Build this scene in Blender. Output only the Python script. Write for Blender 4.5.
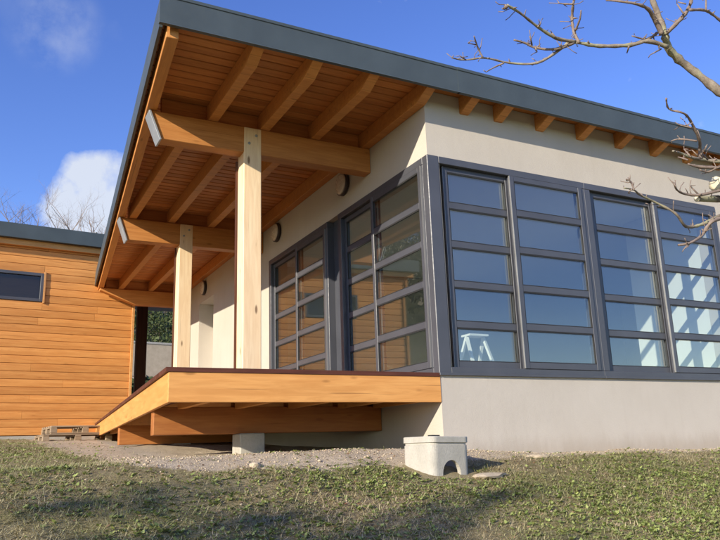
import bpy, bmesh, math, random
import numpy as np
from mathutils import Vector, Matrix
R = math.radians
random.seed(7); rng = np.random.default_rng(7)
scn = bpy.context.scene
for o in list(bpy.data.objects): bpy.data.objects.remove(o)
col = scn.collection

# ------------------------------------------------------------------ camera
CAM = Vector((-3.8852, -5.7877, -0.6645))
YAW, PITCH, ROLL, FPX = 0.4864, 0.2425, -0.0337, 722.54
fw = Vector((math.sin(YAW)*math.cos(PITCH), math.cos(YAW)*math.cos(PITCH), math.sin(PITCH)))
r0 = Vector((math.cos(YAW), -math.sin(YAW), 0)); u0 = r0.cross(fw)
rt = r0*math.cos(ROLL)+u0*math.sin(ROLL); up = -r0*math.sin(ROLL)+u0*math.cos(ROLL)
cd = bpy.data.cameras.new('camera'); cam = bpy.data.objects.new('camera', cd); col.objects.link(cam)
cd.sensor_width = 36; cd.lens = 36*FPX/720; cd.clip_end = 3000; cd.clip_start = .05
cam.matrix_world = Matrix(((rt.x, up.x, -fw.x, CAM.x), (rt.y, up.y, -fw.y, CAM.y), (rt.z, up.z, -fw.z, CAM.z), (0, 0, 0, 1)))
scn.camera = cam
def ray(px, py): return (fw + rt*((px-360)/FPX) + up*((270-py)/FPX)).normalized()
def at(px, py, d): return CAM + ray(px, py)*d

# ------------------------------------------------------------------ light
SUN_TO = Vector((-1, -.468, .40)).normalized()
EL = math.asin(SUN_TO.z); AZ = math.atan2(SUN_TO.x, SUN_TO.y)
w = bpy.data.worlds.new('World'); scn.world = w; w.use_nodes = True
nt = w.node_tree; N = nt.nodes; Lk = nt.links
for n in list(N): N.remove(n)
def wn(t, **k):
    n = N.new(t)
    for a, b in k.items(): setattr(n, a, b)
    return n
sky = wn('ShaderNodeTexSky', sky_type='NISHITA', sun_disc=False, sun_elevation=EL, sun_rotation=AZ % (2*math.pi),
         altitude=600, air_density=1.0, dust_density=.25, ozone_density=2.2)
geo = wn('ShaderNodeTexCoord')
out = wn('ShaderNodeOutputWorld'); bg = wn('ShaderNodeBackground'); bg.inputs[1].default_value = .10
def wmath(op, a, b=None, c=None, clamp=False):
    n = wn('ShaderNodeMath', operation=op, use_clamp=clamp)
    for i, v in enumerate((a, b, c)):
        if v is None: continue
        if isinstance(v, (int, float)): n.inputs[i].default_value = v
        else: Lk.new(v, n.inputs[i])
    return n.outputs[0]
def blob(vec, cosr, soft):
    d = wn('ShaderNodeVectorMath', operation='DOT_PRODUCT'); Lk.new(geo.outputs['Generated'], d.inputs[0]); d.inputs[1].default_value = vec
    m = wn('ShaderNodeMapRange', interpolation_type='SMOOTHSTEP'); Lk.new(d.outputs['Value'], m.inputs[0])
    m.inputs[1].default_value = cosr-soft; m.inputs[2].default_value = cosr+soft*.4
    return m.outputs[0]
nz = wn('ShaderNodeTexNoise'); Lk.new(geo.outputs['Generated'], nz.inputs['Vector'])
nz.inputs['Scale'].default_value = 11; nz.inputs['Detail'].default_value = 8; nz.inputs['Roughness'].default_value = .58
nz2 = wn('ShaderNodeTexNoise'); Lk.new(geo.outputs['Generated'], nz2.inputs['Vector'])
nz2.inputs['Scale'].default_value = 2.6; nz2.inputs['Detail'].default_value = 7
b1 = blob(ray(92, 216), .9990, .0022); b2 = blob(ray(106, 188), .9993, .0018); b3 = blob(ray(54, 26), .9995, .0018)
big = wmath('ADD', wmath('MAXIMUM', b1, b2), wmath('MULTIPLY', wmath('SUBTRACT', nz.outputs[0], .5), 2.2))
cl1 = wmath('SMOOTH_MIN', wmath('MULTIPLY', wmath('SUBTRACT', big, .32, clamp=True), 2.2, clamp=True), 1.0, .1)
cl3 = wmath('MULTIPLY', wmath('MULTIPLY', b3, wmath('SUBTRACT', nz.outputs[0], .42, clamp=True)), 1.5, clamp=True)
wisp = wmath('MULTIPLY', wmath('SUBTRACT', nz2.outputs[0], .56, clamp=True), 1.5, clamp=True)
cl = wmath('MAXIMUM', wmath('MAXIMUM', cl1, cl3), wisp, clamp=True)
mx = wn('ShaderNodeMix', data_type='RGBA'); Lk.new(wmath('MULTIPLY', cl, .84), mx.inputs[0]); hs = wn('ShaderNodeHueSaturation'); hs.inputs['Saturation'].default_value = 1.22; hs.inputs['Value'].default_value = 1.74; hs.inputs['Hue'].default_value = .5235; Lk.new(sky.outputs[0], hs.inputs['Color']); Lk.new(hs.outputs[0], mx.inputs[6])
mx.inputs[7].default_value = (5.6, 5.9, 6.3, 1)
Lk.new(mx.outputs[2], bg.inputs[0]); Lk.new(bg.outputs[0], out.inputs[0])
sd = bpy.data.lights.new('sun', 'SUN'); sd.energy = 4.8; sd.angle = R(.53); sd.color = (1, .895, .73)
sun = bpy.data.objects.new('sun', sd); col.objects.link(sun); sun.rotation_euler = SUN_TO.to_track_quat('Z', 'Y').to_euler()
vs = scn.view_settings; vs.view_transform = 'Standard'; vs.look = 'None'; vs.exposure = .54; vs.gamma = 1; vs.use_curve_mapping = False
scn.render.engine = 'CYCLES'; scn.cycles.max_bounces = 9; scn.cycles.transparent_max_bounces = 24; scn.cycles.glossy_bounces = 5
scn.cycles.caustics_reflective = False; scn.cycles.caustics_refractive = False

# ------------------------------------------------------------------ object helpers
WM = {}
def link(name, data, M=None, parent=None):
    o = bpy.data.objects.new(name, data); col.objects.link(o)
    M = M or Matrix.Identity(4); WM[o.name] = M.copy()
    if parent:
        o.parent = parent; o.matrix_parent_inverse = WM[parent.name].inverted()
    o.matrix_basis = M
    return o
def thing(name, label, cat, loc=(0, 0, 0), group=None):
    o = link(name, None, Matrix.Translation(loc)); o.empty_display_size = .2
    return tag(o, label, cat, group)
def tag(o, label=None, cat=None, group=None, kind=None):
    if label: o['label'] = label
    if cat: o['category'] = cat
    if group: o['group'] = group
    if kind: o['kind'] = kind
    return o
def mesh_from(name, verts, faces, mat, smooth=False):
    me = bpy.data.meshes.new(name); me.from_pydata([tuple(v) for v in verts], [], faces); me.update()
    if mat: me.materials.append(mat)
    if smooth: me.shade_smooth()
    return me
BOXF = [(0, 3, 2, 1), (4, 5, 6, 7), (0, 1, 5, 4), (1, 2, 6, 5), (2, 3, 7, 6), (3, 0, 4, 7)]
def boxv(a, b):
    (x0, y0, z0), (x1, y1, z1) = a, b
    return [(x0, y0, z0), (x1, y0, z0), (x1, y1, z0), (x0, y1, z0), (x0, y0, z1), (x1, y0, z1), (x1, y1, z1), (x0, y1, z1)]
def bevel_me(me, wd, seg=1):
    bm = bmesh.new(); bm.from_mesh(me)
    bmesh.ops.recalc_face_normals(bm, faces=bm.faces)
    bmesh.ops.bevel(bm, geom=list(bm.edges), offset=wd, segments=seg, affect='EDGES', profile=.5)
    bm.to_mesh(me); bm.free(); me.update()
def box(name, a, b, mat, parent=None, bev=0):
    """axis aligned box between two corners; the object's origin sits at its centre"""
    a = Vector(a); b = Vector(b)
    lo = Vector([min(a[i], b[i]) for i in range(3)]); hi = Vector([max(a[i], b[i]) for i in range(3)])
    c = (lo+hi)/2; s = hi-lo
    # local x = longest axis so that grain follows the length
    ax = max(range(3), key=lambda i: s[i])
    if ax == 0: M3 = Matrix.Identity(3); ls = (s.x, s.y, s.z)
    elif ax == 1: M3 = Matrix(((0, -1, 0), (1, 0, 0), (0, 0, 1))); ls = (s.y, s.x, s.z)
    else: M3 = Matrix(((0, 0, -1), (0, 1, 0), (1, 0, 0))); ls = (s.z, s.y, s.x)
    h = Vector(ls)/2
    me = mesh_from(name, boxv(-h, h), BOXF, mat)
    if bev: bevel_me(me, bev)
    M = M3.to_4x4(); M.translation = c
    return link(name, me, M, parent)
def beam(name, a, b, wd, ht, mat, parent=None, bev=0, share=None, tilt=0):
    """member from a to b (axis through the centre of its section), local x along the length"""
    a = Vector(a); b = Vector(b); d = b-a; L = d.length; x = d.normalized()
    z = Vector((0, 0, 1)) if abs(x.z) < .95 else Vector((0, 1, 0))
    y = z.cross(x).normalized(); z = x.cross(y)
    M = Matrix((x, y, z)).transposed().to_4x4() @ Matrix.Rotation(tilt, 4, 'X'); M.translation = (a+b)/2
    h = Vector((L, wd, ht))/2
    me = share or mesh_from(name, boxv(-h, h), BOXF, mat)
    if bev and not share: bevel_me(me, bev)
    return link(name, me, M, parent)
def multi(name, boxes, mat, parent=None, M=None, bev=0):
    V, F = [], []
    for a, b in boxes:
        n = len(V); V += boxv(a, b); F += [tuple(i+n for i in f) for f in BOXF]
    me = mesh_from(name, V, F, mat)
    if bev: bevel_me(me, bev)
    return link(name, me, M, parent)
def prism(name, prof, depth0, depth1, mat, parent, axis='y', bev=0):
    """profile in (u,z) extruded along an axis"""
    n = len(prof)
    mk = (lambda u, z, d: (u, d, z)) if axis == 'y' else (lambda u, z, d: (d, u, z))
    cx = sum(p[0] for p in prof)/n; cz = sum(p[1] for p in prof)/n; cdp = (depth0+depth1)/2
    c = Vector(mk(cx, cz, cdp))
    V = [Vector(mk(u, z, depth0))-c for u, z in prof]+[Vector(mk(u, z, depth1))-c for u, z in prof]
    F = [tuple(range(n))[::-1], tuple(range(n, 2*n))]+[(i, (i+1) % n, n+(i+1) % n, n+i) for i in range(n)]
    me = mesh_from(name, V, F, mat)
    bm = bmesh.new(); bm.from_mesh(me); bmesh.ops.recalc_face_normals(bm, faces=bm.faces); bm.to_mesh(me); bm.free()
    if bev: bevel_me(me, bev)
    return link(name, me, Matrix.Translation(c), parent)
def lathe(name, prof, seg, mat, M, parent=None, smooth=True):
    V, F = [], []
    for r_, z in prof:
        for k in range(seg):
            t = 2*math.pi*k/seg; V.append((r_*math.cos(t), r_*math.sin(t), z))
    for i in range(len(prof)-1):
        for k in range(seg):
            F.append((i*seg+k, i*seg+(k+1) % seg, (i+1)*seg+(k+1) % seg, (i+1)*seg+k))
    F.append(tuple(range(seg))[::-1]); F.append(tuple((len(prof)-1)*seg+k for k in range(seg)))
    return link(name, mesh_from(name, V, F, mat, smooth), M, parent)
def tube_data(paths, sides=6, rough=0.0):
    """paths: list of [(Vector, radius), ...] -> verts, faces"""
    V, F = [], []
    for P in paths:
        base = len(V); n = len(P)
        for i, (p, r_) in enumerate(P):
            t = (P[min(i+1, n-1)][0]-P[max(i-1, 0)][0]).normalized()
            a = t.cross(Vector((.31, .2, .93))).normalized(); b = t.cross(a)
            for k in range(sides):
                th = 2*math.pi*k/sides; rr = r_*(1+rough*random.uniform(-1, 1))
                V.append(p+(a*math.cos(th)+b*math.sin(th))*rr)
            if i:
                for k in range(sides):
                    o = base+(i-1)*sides; F.append((o+k, o+(k+1) % sides, o+sides+(k+1) % sides, o+sides+k))
        F.append(tuple(base+k for k in range(sides))[::-1]); F.append(tuple(base+(n-1)*sides+k for k in range(sides)))
    return V, F

# ------------------------------------------------------------------ materials
class MB:
    def __init__(s, name):
        s.m = bpy.data.materials.new(name); s.m.use_nodes = True; s.t = s.m.node_tree; s.n = s.t.nodes; s.l = s.t.links
        s.b = s.n['Principled BSDF']; s.tc = s.n.new('ShaderNodeTexCoord')
    def node(s, t, **k):
        n = s.n.new(t)
        for a, b in k.items(): setattr(n, a, b)
        return n
    def put(s, v, sock):
        if isinstance(v, (int, float)): sock.default_value = v
        elif isinstance(v, (tuple, list)): sock.default_value = v if len(v) != 3 or sock.type == 'VECTOR' else (*v, 1)
        else: s.l.new(v, sock)
    def mapping(s, scale, src=None, rnd=False):
        v = src or s.tc.outputs['Object']
        if rnd:
            oi = s.node('ShaderNodeObjectInfo'); c = s.node('ShaderNodeCombineXYZ'); mm = s.math('MULTIPLY', oi.outputs['Random'], 91.7)
            s.l.new(mm, c.inputs[0]); s.l.new(mm, c.inputs[1]); s.l.new(mm, c.inputs[2])
            a = s.node('ShaderNodeVectorMath', operation='ADD'); s.l.new(v, a.inputs[0]); s.l.new(c.outputs[0], a.inputs[1]); v = a.outputs[0]
        mp = s.node('ShaderNodeMapping'); s.l.new(v, mp.inputs[0]); mp.inputs['Scale'].default_value = scale
        return mp.outputs[0]
    def noise(s, vec, scale, detail=4, rough=.5, dist=0):
        n = s.node('ShaderNodeTexNoise'); s.l.new(vec, n.inputs['Vector']); n.inputs['Scale'].default_value = scale
        n.inputs['Detail'].default_value = detail; n.inputs['Roughness'].default_value = rough; n.inputs['Distortion'].default_value = dist
        return n.outputs[0]
    def math(s, op, a, b=None, clamp=False):
        n = s.node('ShaderNodeMath', operation=op, use_clamp=clamp); s.put(a, n.inputs[0])
        if b is not None: s.put(b, n.inputs[1])
        return n.outputs[0]
    def rng(s, v, a, b, c=0, d=1, sm=False):
        n = s.node('ShaderNodeMapRange'); n.interpolation_type = 'SMOOTHSTEP' if sm else 'LINEAR'; s.put(v, n.inputs[0])
        for i, q in enumerate((a, b, c, d)): n.inputs[i+1].default_value = q
        return n.outputs[0]
    def mix(s, f, a, b, mode='MIX'):
        n = s.node('ShaderNodeMix', data_type='RGBA', blend_type=mode); s.put(f, n.inputs[0]); s.put(a, n.inputs[6]); s.put(b, n.inputs[7]); return n.outputs[2]
    def random(s): return s.node('ShaderNodeObjectInfo').outputs['Random']
    def bump(s, h, strength, dist=.01):
        n = s.node('ShaderNodeBump'); n.inputs['Strength'].default_value = strength; n.inputs['Distance'].default_value = dist
        s.l.new(h, n.inputs['Height']); s.l.new(n.outputs[0], s.b.inputs['Normal'])
    def done(s, color, rough=.6, metal=0, spec=None):
        s.put(color, s.b.inputs['Base Color']); s.put(rough, s.b.inputs['Roughness']); s.put(metal, s.b.inputs['Metallic'])
        if spec is not None: s.b.inputs['Specular IOR Level'].default_value = spec
        return s.m
def wood(name, light, dark, knot=.25, rough=.55, var=.35, grain=1.0, spec=.3, lam=False):
    k = MB(name); rn = k.random()
    v = k.mapping((1.0, 11, 11), rnd=True)
    g = k.noise(v, 2.1*grain, 6, .6, .6); g2 = k.noise(k.mapping((2.2, 60, 60), rnd=True), 2.5, 3, .6)
    broad = k.noise(k.mapping((.5, 2.2, 2.2), rnd=True), 1.3, 3)
    c = k.mix(k.rng(g, .3, .72, sm=True), dark, light)
    c = k.mix(k.rng(g2, .35, .7, 0, .35), c, dark)
    c = k.mix(k.rng(broad, .35, .7, 0, .3), c, (light[0]*1.1, light[1]*.92, light[2]*.75))
    c = k.mix(1.0, c, k.mix(k.rng(rn, 0, 1), (1-var, 1-var*1.12, 1-var*1.25), (1.08, 1.08, 1.06)), 'MULTIPLY')
    if lam:
        sx_ = k.node('ShaderNodeSeparateXYZ'); k.l.new(k.tc.outputs['Object'], sx_.inputs[0])
        fr_ = k.math('FRACT', k.math('ADD', k.math('DIVIDE', sx_.outputs[2], .042), .5))
        ln = k.rng(k.math('ABSOLUTE', k.math('SUBTRACT', fr_, .5)), .0, .045, 1, 0)
        c = k.mix(k.math('MULTIPLY', ln, .45), c, (dark[0]*.5, dark[1]*.45, dark[2]*.4))
    if knot:
        vo = k.node('ShaderNodeTexVoronoi'); k.l.new(k.mapping((2.3, 7.5, 7.5), rnd=True), vo.inputs['Vector']); vo.inputs['Scale'].default_value = 1.0
        kn = k.rng(vo.outputs['Distance'], .05, .15, 1, 0, True)
        c = k.mix(k.math('MULTIPLY', kn, knot*3), c, (dark[0]*.38, dark[1]*.33, dark[2]*.3))
    ck = k.rng(k.noise(k.mapping((.55, 42, 42), rnd=True), 1.7, 2, .4), .69, .74)
    c = k.mix(k.math('MULTIPLY', ck, .55), c, (dark[0]*.35, dark[1]*.3, dark[2]*.28))
    k.bump(k.math('SUBTRACT', g, k.math('MULTIPLY', ck, .8)), .16, .004)
    return k.done(c, k.rng(g, .2, .8, rough-.08, rough+.12), spec=spec)
M_beam = wood('glulam timber', (.64, .295, .090), (.49, .200, .056), .16, var=.16, lam=True)
M_fascia = wood('deck fascia timber', (.74, .380, .124), (.58, .265, .075), .18, var=.06)
M_under = wood('shade darkened deck beam timber', (.47, .195, .058), (.33, .115, .032), .14, var=.12)  # beam timber darkened to paint in the shade under the deck
M_post = wood('pale spruce', (.88, .71, .48), (.75, .55, .34), .40, var=.04)
M_soffit = wood('soffit boarding', (.62, .265, .080), (.45, .165, .046), .10, var=.26)
M_clad = wood('larch cladding', (.72, .345, .105), (.57, .240, .066), .08, var=.16)
M_batten = wood('larch batten', (.66, .36, .14), (.52, .25, .085), .05, var=.1)
M_deck = wood('red brown decking', (.145, .050, .030), (.085, .028, .018), 0, var=.35)
M_brown = wood('dark stained timber', (.12, .050, .030), (.07, .028, .017), 0, var=.15)
M_pallet = wood('grey pallet wood', (.42, .34, .24), (.27, .21, .15), .12, rough=.75, var=.35)
def plaster(name, c1, c2, bump=.25, dirt=False):
    k = MB(name); p = k.tc.outputs['Object']
    n1 = k.noise(p, 1.1, 5, .6); n2 = k.noise(p, 170, 4, .65); n3 = k.noise(p, 9, 4)
    c = k.mix(k.rng(n1, .3, .7), c1, c2); c = k.mix(k.rng(n2, .35, .75, 0, .16), c, (c2[0]*.72, c2[1]*.7, c2[2]*.68))
    st = k.noise(k.mapping((5, 5, .35)), 2.0, 4); c = k.mix(k.rng(st, .55, .85, 0, .13), c, (c2[0]*.7, c2[1]*.66, c2[2]*.6))
    if dirt:
        sp_ = k.node('ShaderNodeSeparateXYZ'); k.l.new(p, sp_.inputs[0])
        hgt = k.math('ADD', sp_.outputs[2], k.math('MULTIPLY', k.noise(k.mapping((3, 3, 1)), 2.2, 5, .7), .28))
        c = k.mix(k.rng(hgt, -.66, -.42, .5, 0, True), c, (.33, .26, .19))
        spk = k.noise(p, 38, 3, .8); c = k.mix(k.math('MULTIPLY', k.rng(spk, .63, .70), k.rng(hgt, -.62, -.2, .55, 0)), c, (.24, .18, .12))
    n5 = k.noise(k.mapping((1, 1, 1.6)), 26, 3, .6)
    k.bump(k.math('ADD', k.math('ADD', n2, k.math('MULTIPLY', n3, .6)), k.math('MULTIPLY', n5, .8)), bump, .006); return k.done(c, .92, spec=.15)
M_plaster = plaster('beige render', (.565, .515, .445), (.51, .46, .392), .38, True)
M_white = plaster('white interior plaster', (.80, .80, .76), (.77, .77, .73), .05)
M_inner = plaster('interior plaster grey', (.60, .60, .57), (.55, .55, .52), .05)
def concrete(name, c1, c2):
    k = MB(name); p = k.tc.outputs['Object']
    n1 = k.noise(p, 5, 6, .65); n2 = k.noise(p, 60, 5, .7); vo = k.node('ShaderNodeTexVoronoi'); k.l.new(p, vo.inputs['Vector']); vo.inputs['Scale'].default_value = 55
    c = k.mix(k.rng(n1, .3, .7), c1, c2); pit = k.rng(vo.outputs['Distance'], .08, .2, 1, 0)
    c = k.mix(k.math('MULTIPLY', pit, .35), c, (c2[0]*.4, c2[1]*.4, c2[2]*.4)); c = k.mix(k.rng(n2, .4, .7, 0, .3), c, (c2[0]*.7, c2[1]*.7, c2[2]*.68))
    k.bump(k.math('SUBTRACT', n2, k.math('MULTIPLY', pit, .6)), .4, .006); return k.done(c, .9, spec=.2)
M_conc = concrete('precast concrete', (.50, .47, .41), (.38, .36, .31))
M_stone = concrete('pale stone', (.56, .465, .335), (.44, .355, .25))
def paint(name, c, rough, metal=0, nscale=2.5, amt=.12, spec=.5):
    k = MB(name); n1 = k.noise(k.tc.outputs['Object'], nscale, 4); n2 = k.noise(k.tc.outputs['Object'], 40, 3)
    cc = k.mix(k.rng(n1, .3, .7), (c[0]*(1-amt), c[1]*(1-amt), c[2]*(1-amt)), (c[0]*(1+amt), c[1]*(1+amt), c[2]*(1+amt)))
    return k.done(cc, k.rng(n2, .3, .7, rough-.05, rough+.08), metal, spec)
M_zinc = paint('grey blue sheet metal', (.062, .080, .088), .52, .1)
M_frame = paint('anthracite powder coat', (.068, .071, .084), .40, 0, spec=.6)
M_alu = paint('aluminium handle and edge glint', (.30, .30, .295), .38, .4)  # door handle, and the painted sun glint on the sash stiles
M_cap = paint('galvanised end cap', (.34, .36, .38), .5, .4)
M_lampdark = paint('dark lamp housing', (.05, .04, .04), .5)
M_lampglass = paint('opal lamp glass', (.62, .55, .46), .25)
M_black = paint('black rubber and dark notch', (.02, .02, .02), .7)
M_ladder = paint('white enamel', (.80, .80, .76), .4)
def glass(name, tint, ior):
    k = MB(name); k.n.remove(k.b); o = k.n['Material Output']
    lw = k.node('ShaderNodeLayerWeight'); lw.inputs[0].default_value = .5; r0_ = ((ior-1)/(ior+1))**2; fac = k.math('ADD', r0_, k.math('MULTIPLY', k.math('POWER', lw.outputs['Facing'], 5.0), 1-r0_))
    nb = k.node('ShaderNodeBump'); nb.inputs['Strength'].default_value = .012; nb.inputs['Distance'].default_value = .02
    k.l.new(k.noise(k.mapping((1, 1, 1), rnd=True), 1.6, 1), nb.inputs['Height']); k.l.new(nb.outputs[0], lw.inputs['Normal'])
    tr = k.node('ShaderNodeBsdfTransparent'); tr.inputs[0].default_value = (*tint, 1)
    gl = k.node('ShaderNodeBsdfAnisotropic') if False else k.node('ShaderNodeBsdfGlossy'); gl.inputs['Roughness'].default_value = 0.0; k.l.new(nb.outputs[0], gl.inputs['Normal'])
    mxs = k.node('ShaderNodeMixShader'); k.l.new(fac, mxs.inputs[0]); k.l.new(tr.outputs[0], mxs.inputs[1]); k.l.new(gl.outputs[0], mxs.inputs[2])
    k.l.new(mxs.outputs[0], o.inputs[0]); return k.m
M_glass = glass('double glazing', (.94, .98, .965), 2.45)
M_darkglass = glass('dark window glass', (.5, .55, .56), 1.6)
def bark(name, c1, c2, lich=None):
    k = MB(name); p = k.tc.outputs['Object']; n1 = k.noise(p, 22, 5, .7); n2 = k.noise(p, 7, 4)
    c = k.mix(k.rng(n1, .35, .65), c2, c1)
    if lich: c = k.mix(k.rng(n2, .5, .62, 0, .8), c, lich)
    k.bump(n1, .5, .01); return k.done(c, .9, spec=.15)
M_bark = bark('lichen grey bark', (.30, .255, .20), (.15, .12, .095), (.33, .32, .20))
M_twig = bark('bare twig bark', (.28, .22, .18), (.17, .13, .11))
M_cut = paint('sawn pale wood', (.70, .62, .42), .8)
def leafmat(name, c1, c2):
    k = MB(name); k.put(.15, k.b.inputs['Subsurface Weight']) if False else None
    at_ = k.node('ShaderNodeAttribute'); at_.attribute_name = 'tint'
    c = k.mix(at_.outputs['Fac'], c1, c2)
    m = k.done(c, .65, spec=.25); return m

# ------------------------------------------------------------------ terrain
def smooth(t): t = np.clip(t, 0, 1); return t*t*(3-2*t)
def softp(t, k): return k*np.logaddexp(0, t/k)
def vnoise(x, y, s, seed):
    """cheap value noise"""
    x = np.asarray(x, float)*s; y = np.asarray(y, float)*s
    xi = np.floor(x).astype(np.int64); yi = np.floor(y).astype(np.int64); fx = smooth(x-xi); fy = smooth(y-yi)
    def h(a, b):
        n = (a*374761393+b*668265263+seed*974711) & 0x7fffffff
        n = ((n ^ (n >> 13))*1274126177) & 0x7fffffff
        return ((n ^ (n >> 16)) & 0xffff)/65535.0
    return (h(xi, yi)*(1-fx)+h(xi+1, yi)*fx)*(1-fy)+(h(xi, yi+1)*(1-fx)+h(xi+1, yi+1)*fx)*fy
def T0(x, y):
    x = np.asarray(x, float); y = np.asarray(y, float)
    z = -.745-.012*np.clip(x, -12, 12)+.042*np.clip(y, 0, 14)
    near = np.exp(-((np.clip(-2.9-x, 0, 99))/2.0)**2)          # flatter apron beside the house
    z = z-.235*softp(-y-.55, .16)*(y > -40)
    z = np.maximum(z, -4.2)
    z = z-.10*smooth((-x-2.7)/3)*smooth((7-y)/6)
    z = z+.06*np.exp(-(((x+1.2)/1.6)**2+((y+.1)/.6)**2))       # gravel spoil in front of the deck
    s = -.35*x+.94*y
    z = z+.338*softp(s-18, 5)*smooth((s-13)/10)-.338*softp(s-175, 10)
    return z
def T(x, y):
    x = np.asarray(x, float); y = np.asarray(y, float)
    z = T0(x, y); far = smooth((np.hypot(x, y)-25)/40)
    z = z+(1-far)*(.045*(vnoise(x, y, .9, 3)-.5)+.022*(vnoise(x, y, 3.1, 5)-.5)+.013*(vnoise(x, y, 9, 8)-.5)+.010*(vnoise(x, y, 22, 11)-.5))
    z = z+far*(3*(vnoise(x, y, .03, 21)-.5))
    return z
def axis(lo, hi, step, far, grow=1.22):
    a = list(np.arange(lo, hi, step)); s = step; p = lo
    while p > -far: s *= grow; p -= s; a.insert(0, p)
    s = step; p = a[-1]
    while p < far: s *= grow; p += s; a.append(p)
    return np.array(a)
gx = axis(-8.5, 6.5, .045, 900); gy = axis(-4.6, 1.6, .045, 900)
X, Y = np.meshgrid(gx, gy); Z = T(X, Y)
nx, ny = len(gx), len(gy)
me = bpy.data.meshes.new('ground'); me.vertices.add(nx*ny)
me.vertices.foreach_set('co', np.stack([X, Y, Z], -1).astype(np.float32).ravel())
ii = np.arange(ny-1)[:, None]*nx+np.arange(nx-1)[None, :]
q = np.stack([ii, ii+1, ii+1+nx, ii+nx], -1).reshape(-1, 4)
me.loops.add(q.size); me.loops.foreach_set('vertex_index', q.ravel().astype(np.int32))
me.polygons.add(len(q)); me.polygons.foreach_set('loop_start', np.arange(0, q.size, 4, dtype=np.int32)); me.polygons.foreach_set('loop_total', np.full(len(q), 4, np.int32))
me.update(calc_edges=True); me.validate(); me.shade_smooth()
def gravel_amount(x, y):
    n = vnoise(x, y, 1.7, 31)*.6+vnoise(x, y, 5, 32)*.4
    d = np.where(x > -2.5, np.maximum(-y-.15, 0), np.hypot(-2.5-x, np.maximum(-y-.15, 0)))
    lim = .22+.50*n+.42*np.exp(-((x+1.3)/1.3)**2)
    lim = np.where(x > .5, lim*.85, lim)
    return 1-smooth((d-lim*.6)/.4)
ca = me.attributes.new('gravel', 'FLOAT', 'POINT'); ca.data.foreach_set('value', gravel_amount(X, Y).astype(np.float32).ravel())
k = MB('soil and gravel ground'); p = k.tc.outputs['Object']
gr = k.node('ShaderNodeAttribute'); gr.attribute_name = 'gravel'
n1 = k.noise(p, 2.2, 6, .65); n2 = k.noise(p, 22, 5, .7); n3 = k.noise(p, 90, 4, .7); n4 = k.noise(p, .9, 4, .6)
soil = k.mix(k.rng(n2, .3, .7), (.25, .175, .11), (.38, .285, .185)); soil = k.mix(k.rng(n1, .42, .66), soil, (.42, .325, .215))
soil = k.mix(k.rng(n4, .30, .62, .25, .85), soil, k.mix(k.rng(n3, .3, .7), (.22, .205, .085), (.33, .285, .15)))
vo = k.node('ShaderNodeTexVoronoi'); k.l.new(p, vo.inputs['Vector']); vo.inputs['Scale'].default_value = 42
grav = k.mix(k.rng(n3, .3, .7), (.58, .475, .335), (.70, .59, .44)); grav = k.mix(k.rng(vo.outputs['Distance'], .25, .65, 0, .35), grav, (.36, .29, .21))
grav = k.mix(k.rng(n1, .4, .7, 0, .5), grav, (.36, .29, .2))
gm = k.rng(k.math('ADD', gr.outputs['Fac'], k.math('MULTIPLY', k.math('SUBTRACT', n2, .5), .5)), .35, .62, sm=True)
# far hillside: dull winter woodland floor
sp = k.node('ShaderNodeSeparateXYZ'); k.l.new(p, sp.inputs[0])
dist = k.math('ADD', k.math('ABSOLUTE', sp.outputs[0]), k.math('ABSOLUTE', sp.outputs[1]))
hillc = k.mix(k.rng(k.noise(p, .09, 6, .7), .35, .65), (.055, .06, .025), (.14, .115, .065))
c = k.mix(gm, soil, grav); c = k.mix(k.rng(dist, 28, 55), c, hillc)
k.bump(k.math('ADD', k.math('MULTIPLY', n2, 1.2), n3), .8, .02)
me.materials.append(k.done(c, .95, spec=.1))
ground = link('ground', me); tag(ground, kind='structure')
def gz(x, y): return float(T(x, y))

# ------------------------------------------------------------------ main house
house = thing('house', 'modern beige rendered house with wide timber porch roof and dark framed glazing', 'house', (0, 0, -.74))
ZR, ZS = 2.79, 2.98
multi('wall', [((0, 0, -1.5), (9, .3, 0)), ((0, .3, -1.5), (.3, 9.9, 0)),             # plinth band
               ((0, 0, 2.25), (9, .3, ZS)), ((4.43, 0, 0), (9, .3, 2.25)),             # front
               ((0, .3, 2.25), (.3, 4.60, ZS)), ((0, 4.60, 0), (.3, 7.67, ZS)),         # side
               ((0, 7.67, 2.34), (.3, 8.70, ZS)), ((.302, 8.70, .02), (.36, 8.78, 2.45)), ((.302, 7.55, .02), (.36, 7.67, 2.45)), ((.302, 7.6, 2.335), (.40, 8.75, 2.45)), ((0, 8.70, 0), (.3, 9.9, ZS)),
               ((.302, 9.6, -1.5), (9, 9.9, ZS)), ((8.7, .302, -1.5), (9, 9.598, ZS))], M_plaster, house)
dr = multi('door', [((.345, 7.60, .03), (.385, 8.75, 2.335))], M_white, house)
multi('handle', [((.318, 7.80, 1.02), (.345, 7.83, 1.05)), ((.305, 7.80, 1.022), (.319, 7.92, 1.048))], M_alu, dr)
box('socket', (-.012, 7.12, .42), (.001, 7.21, .50), M_lampdark, house)
box('socket', (-.012, 8.78, .42), (.001, 8.87, .50), M_lampdark, house)
multi('inner_floor', [((.302, .302, -.12), (8.69, 9.59, .015))], M_inner, house)
multi('ceiling', [((.302, .302, 2.46), (8.69, 9.59, 2.52))], M_white, house)
multi('partition', [((4.45, .304, .018), (4.62, 1.50, 2.455))], M_white, house)
multi('partition', [((.304, 5.6, .018), (8.68, 5.75, 2.455))], M_inner, house)
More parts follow.
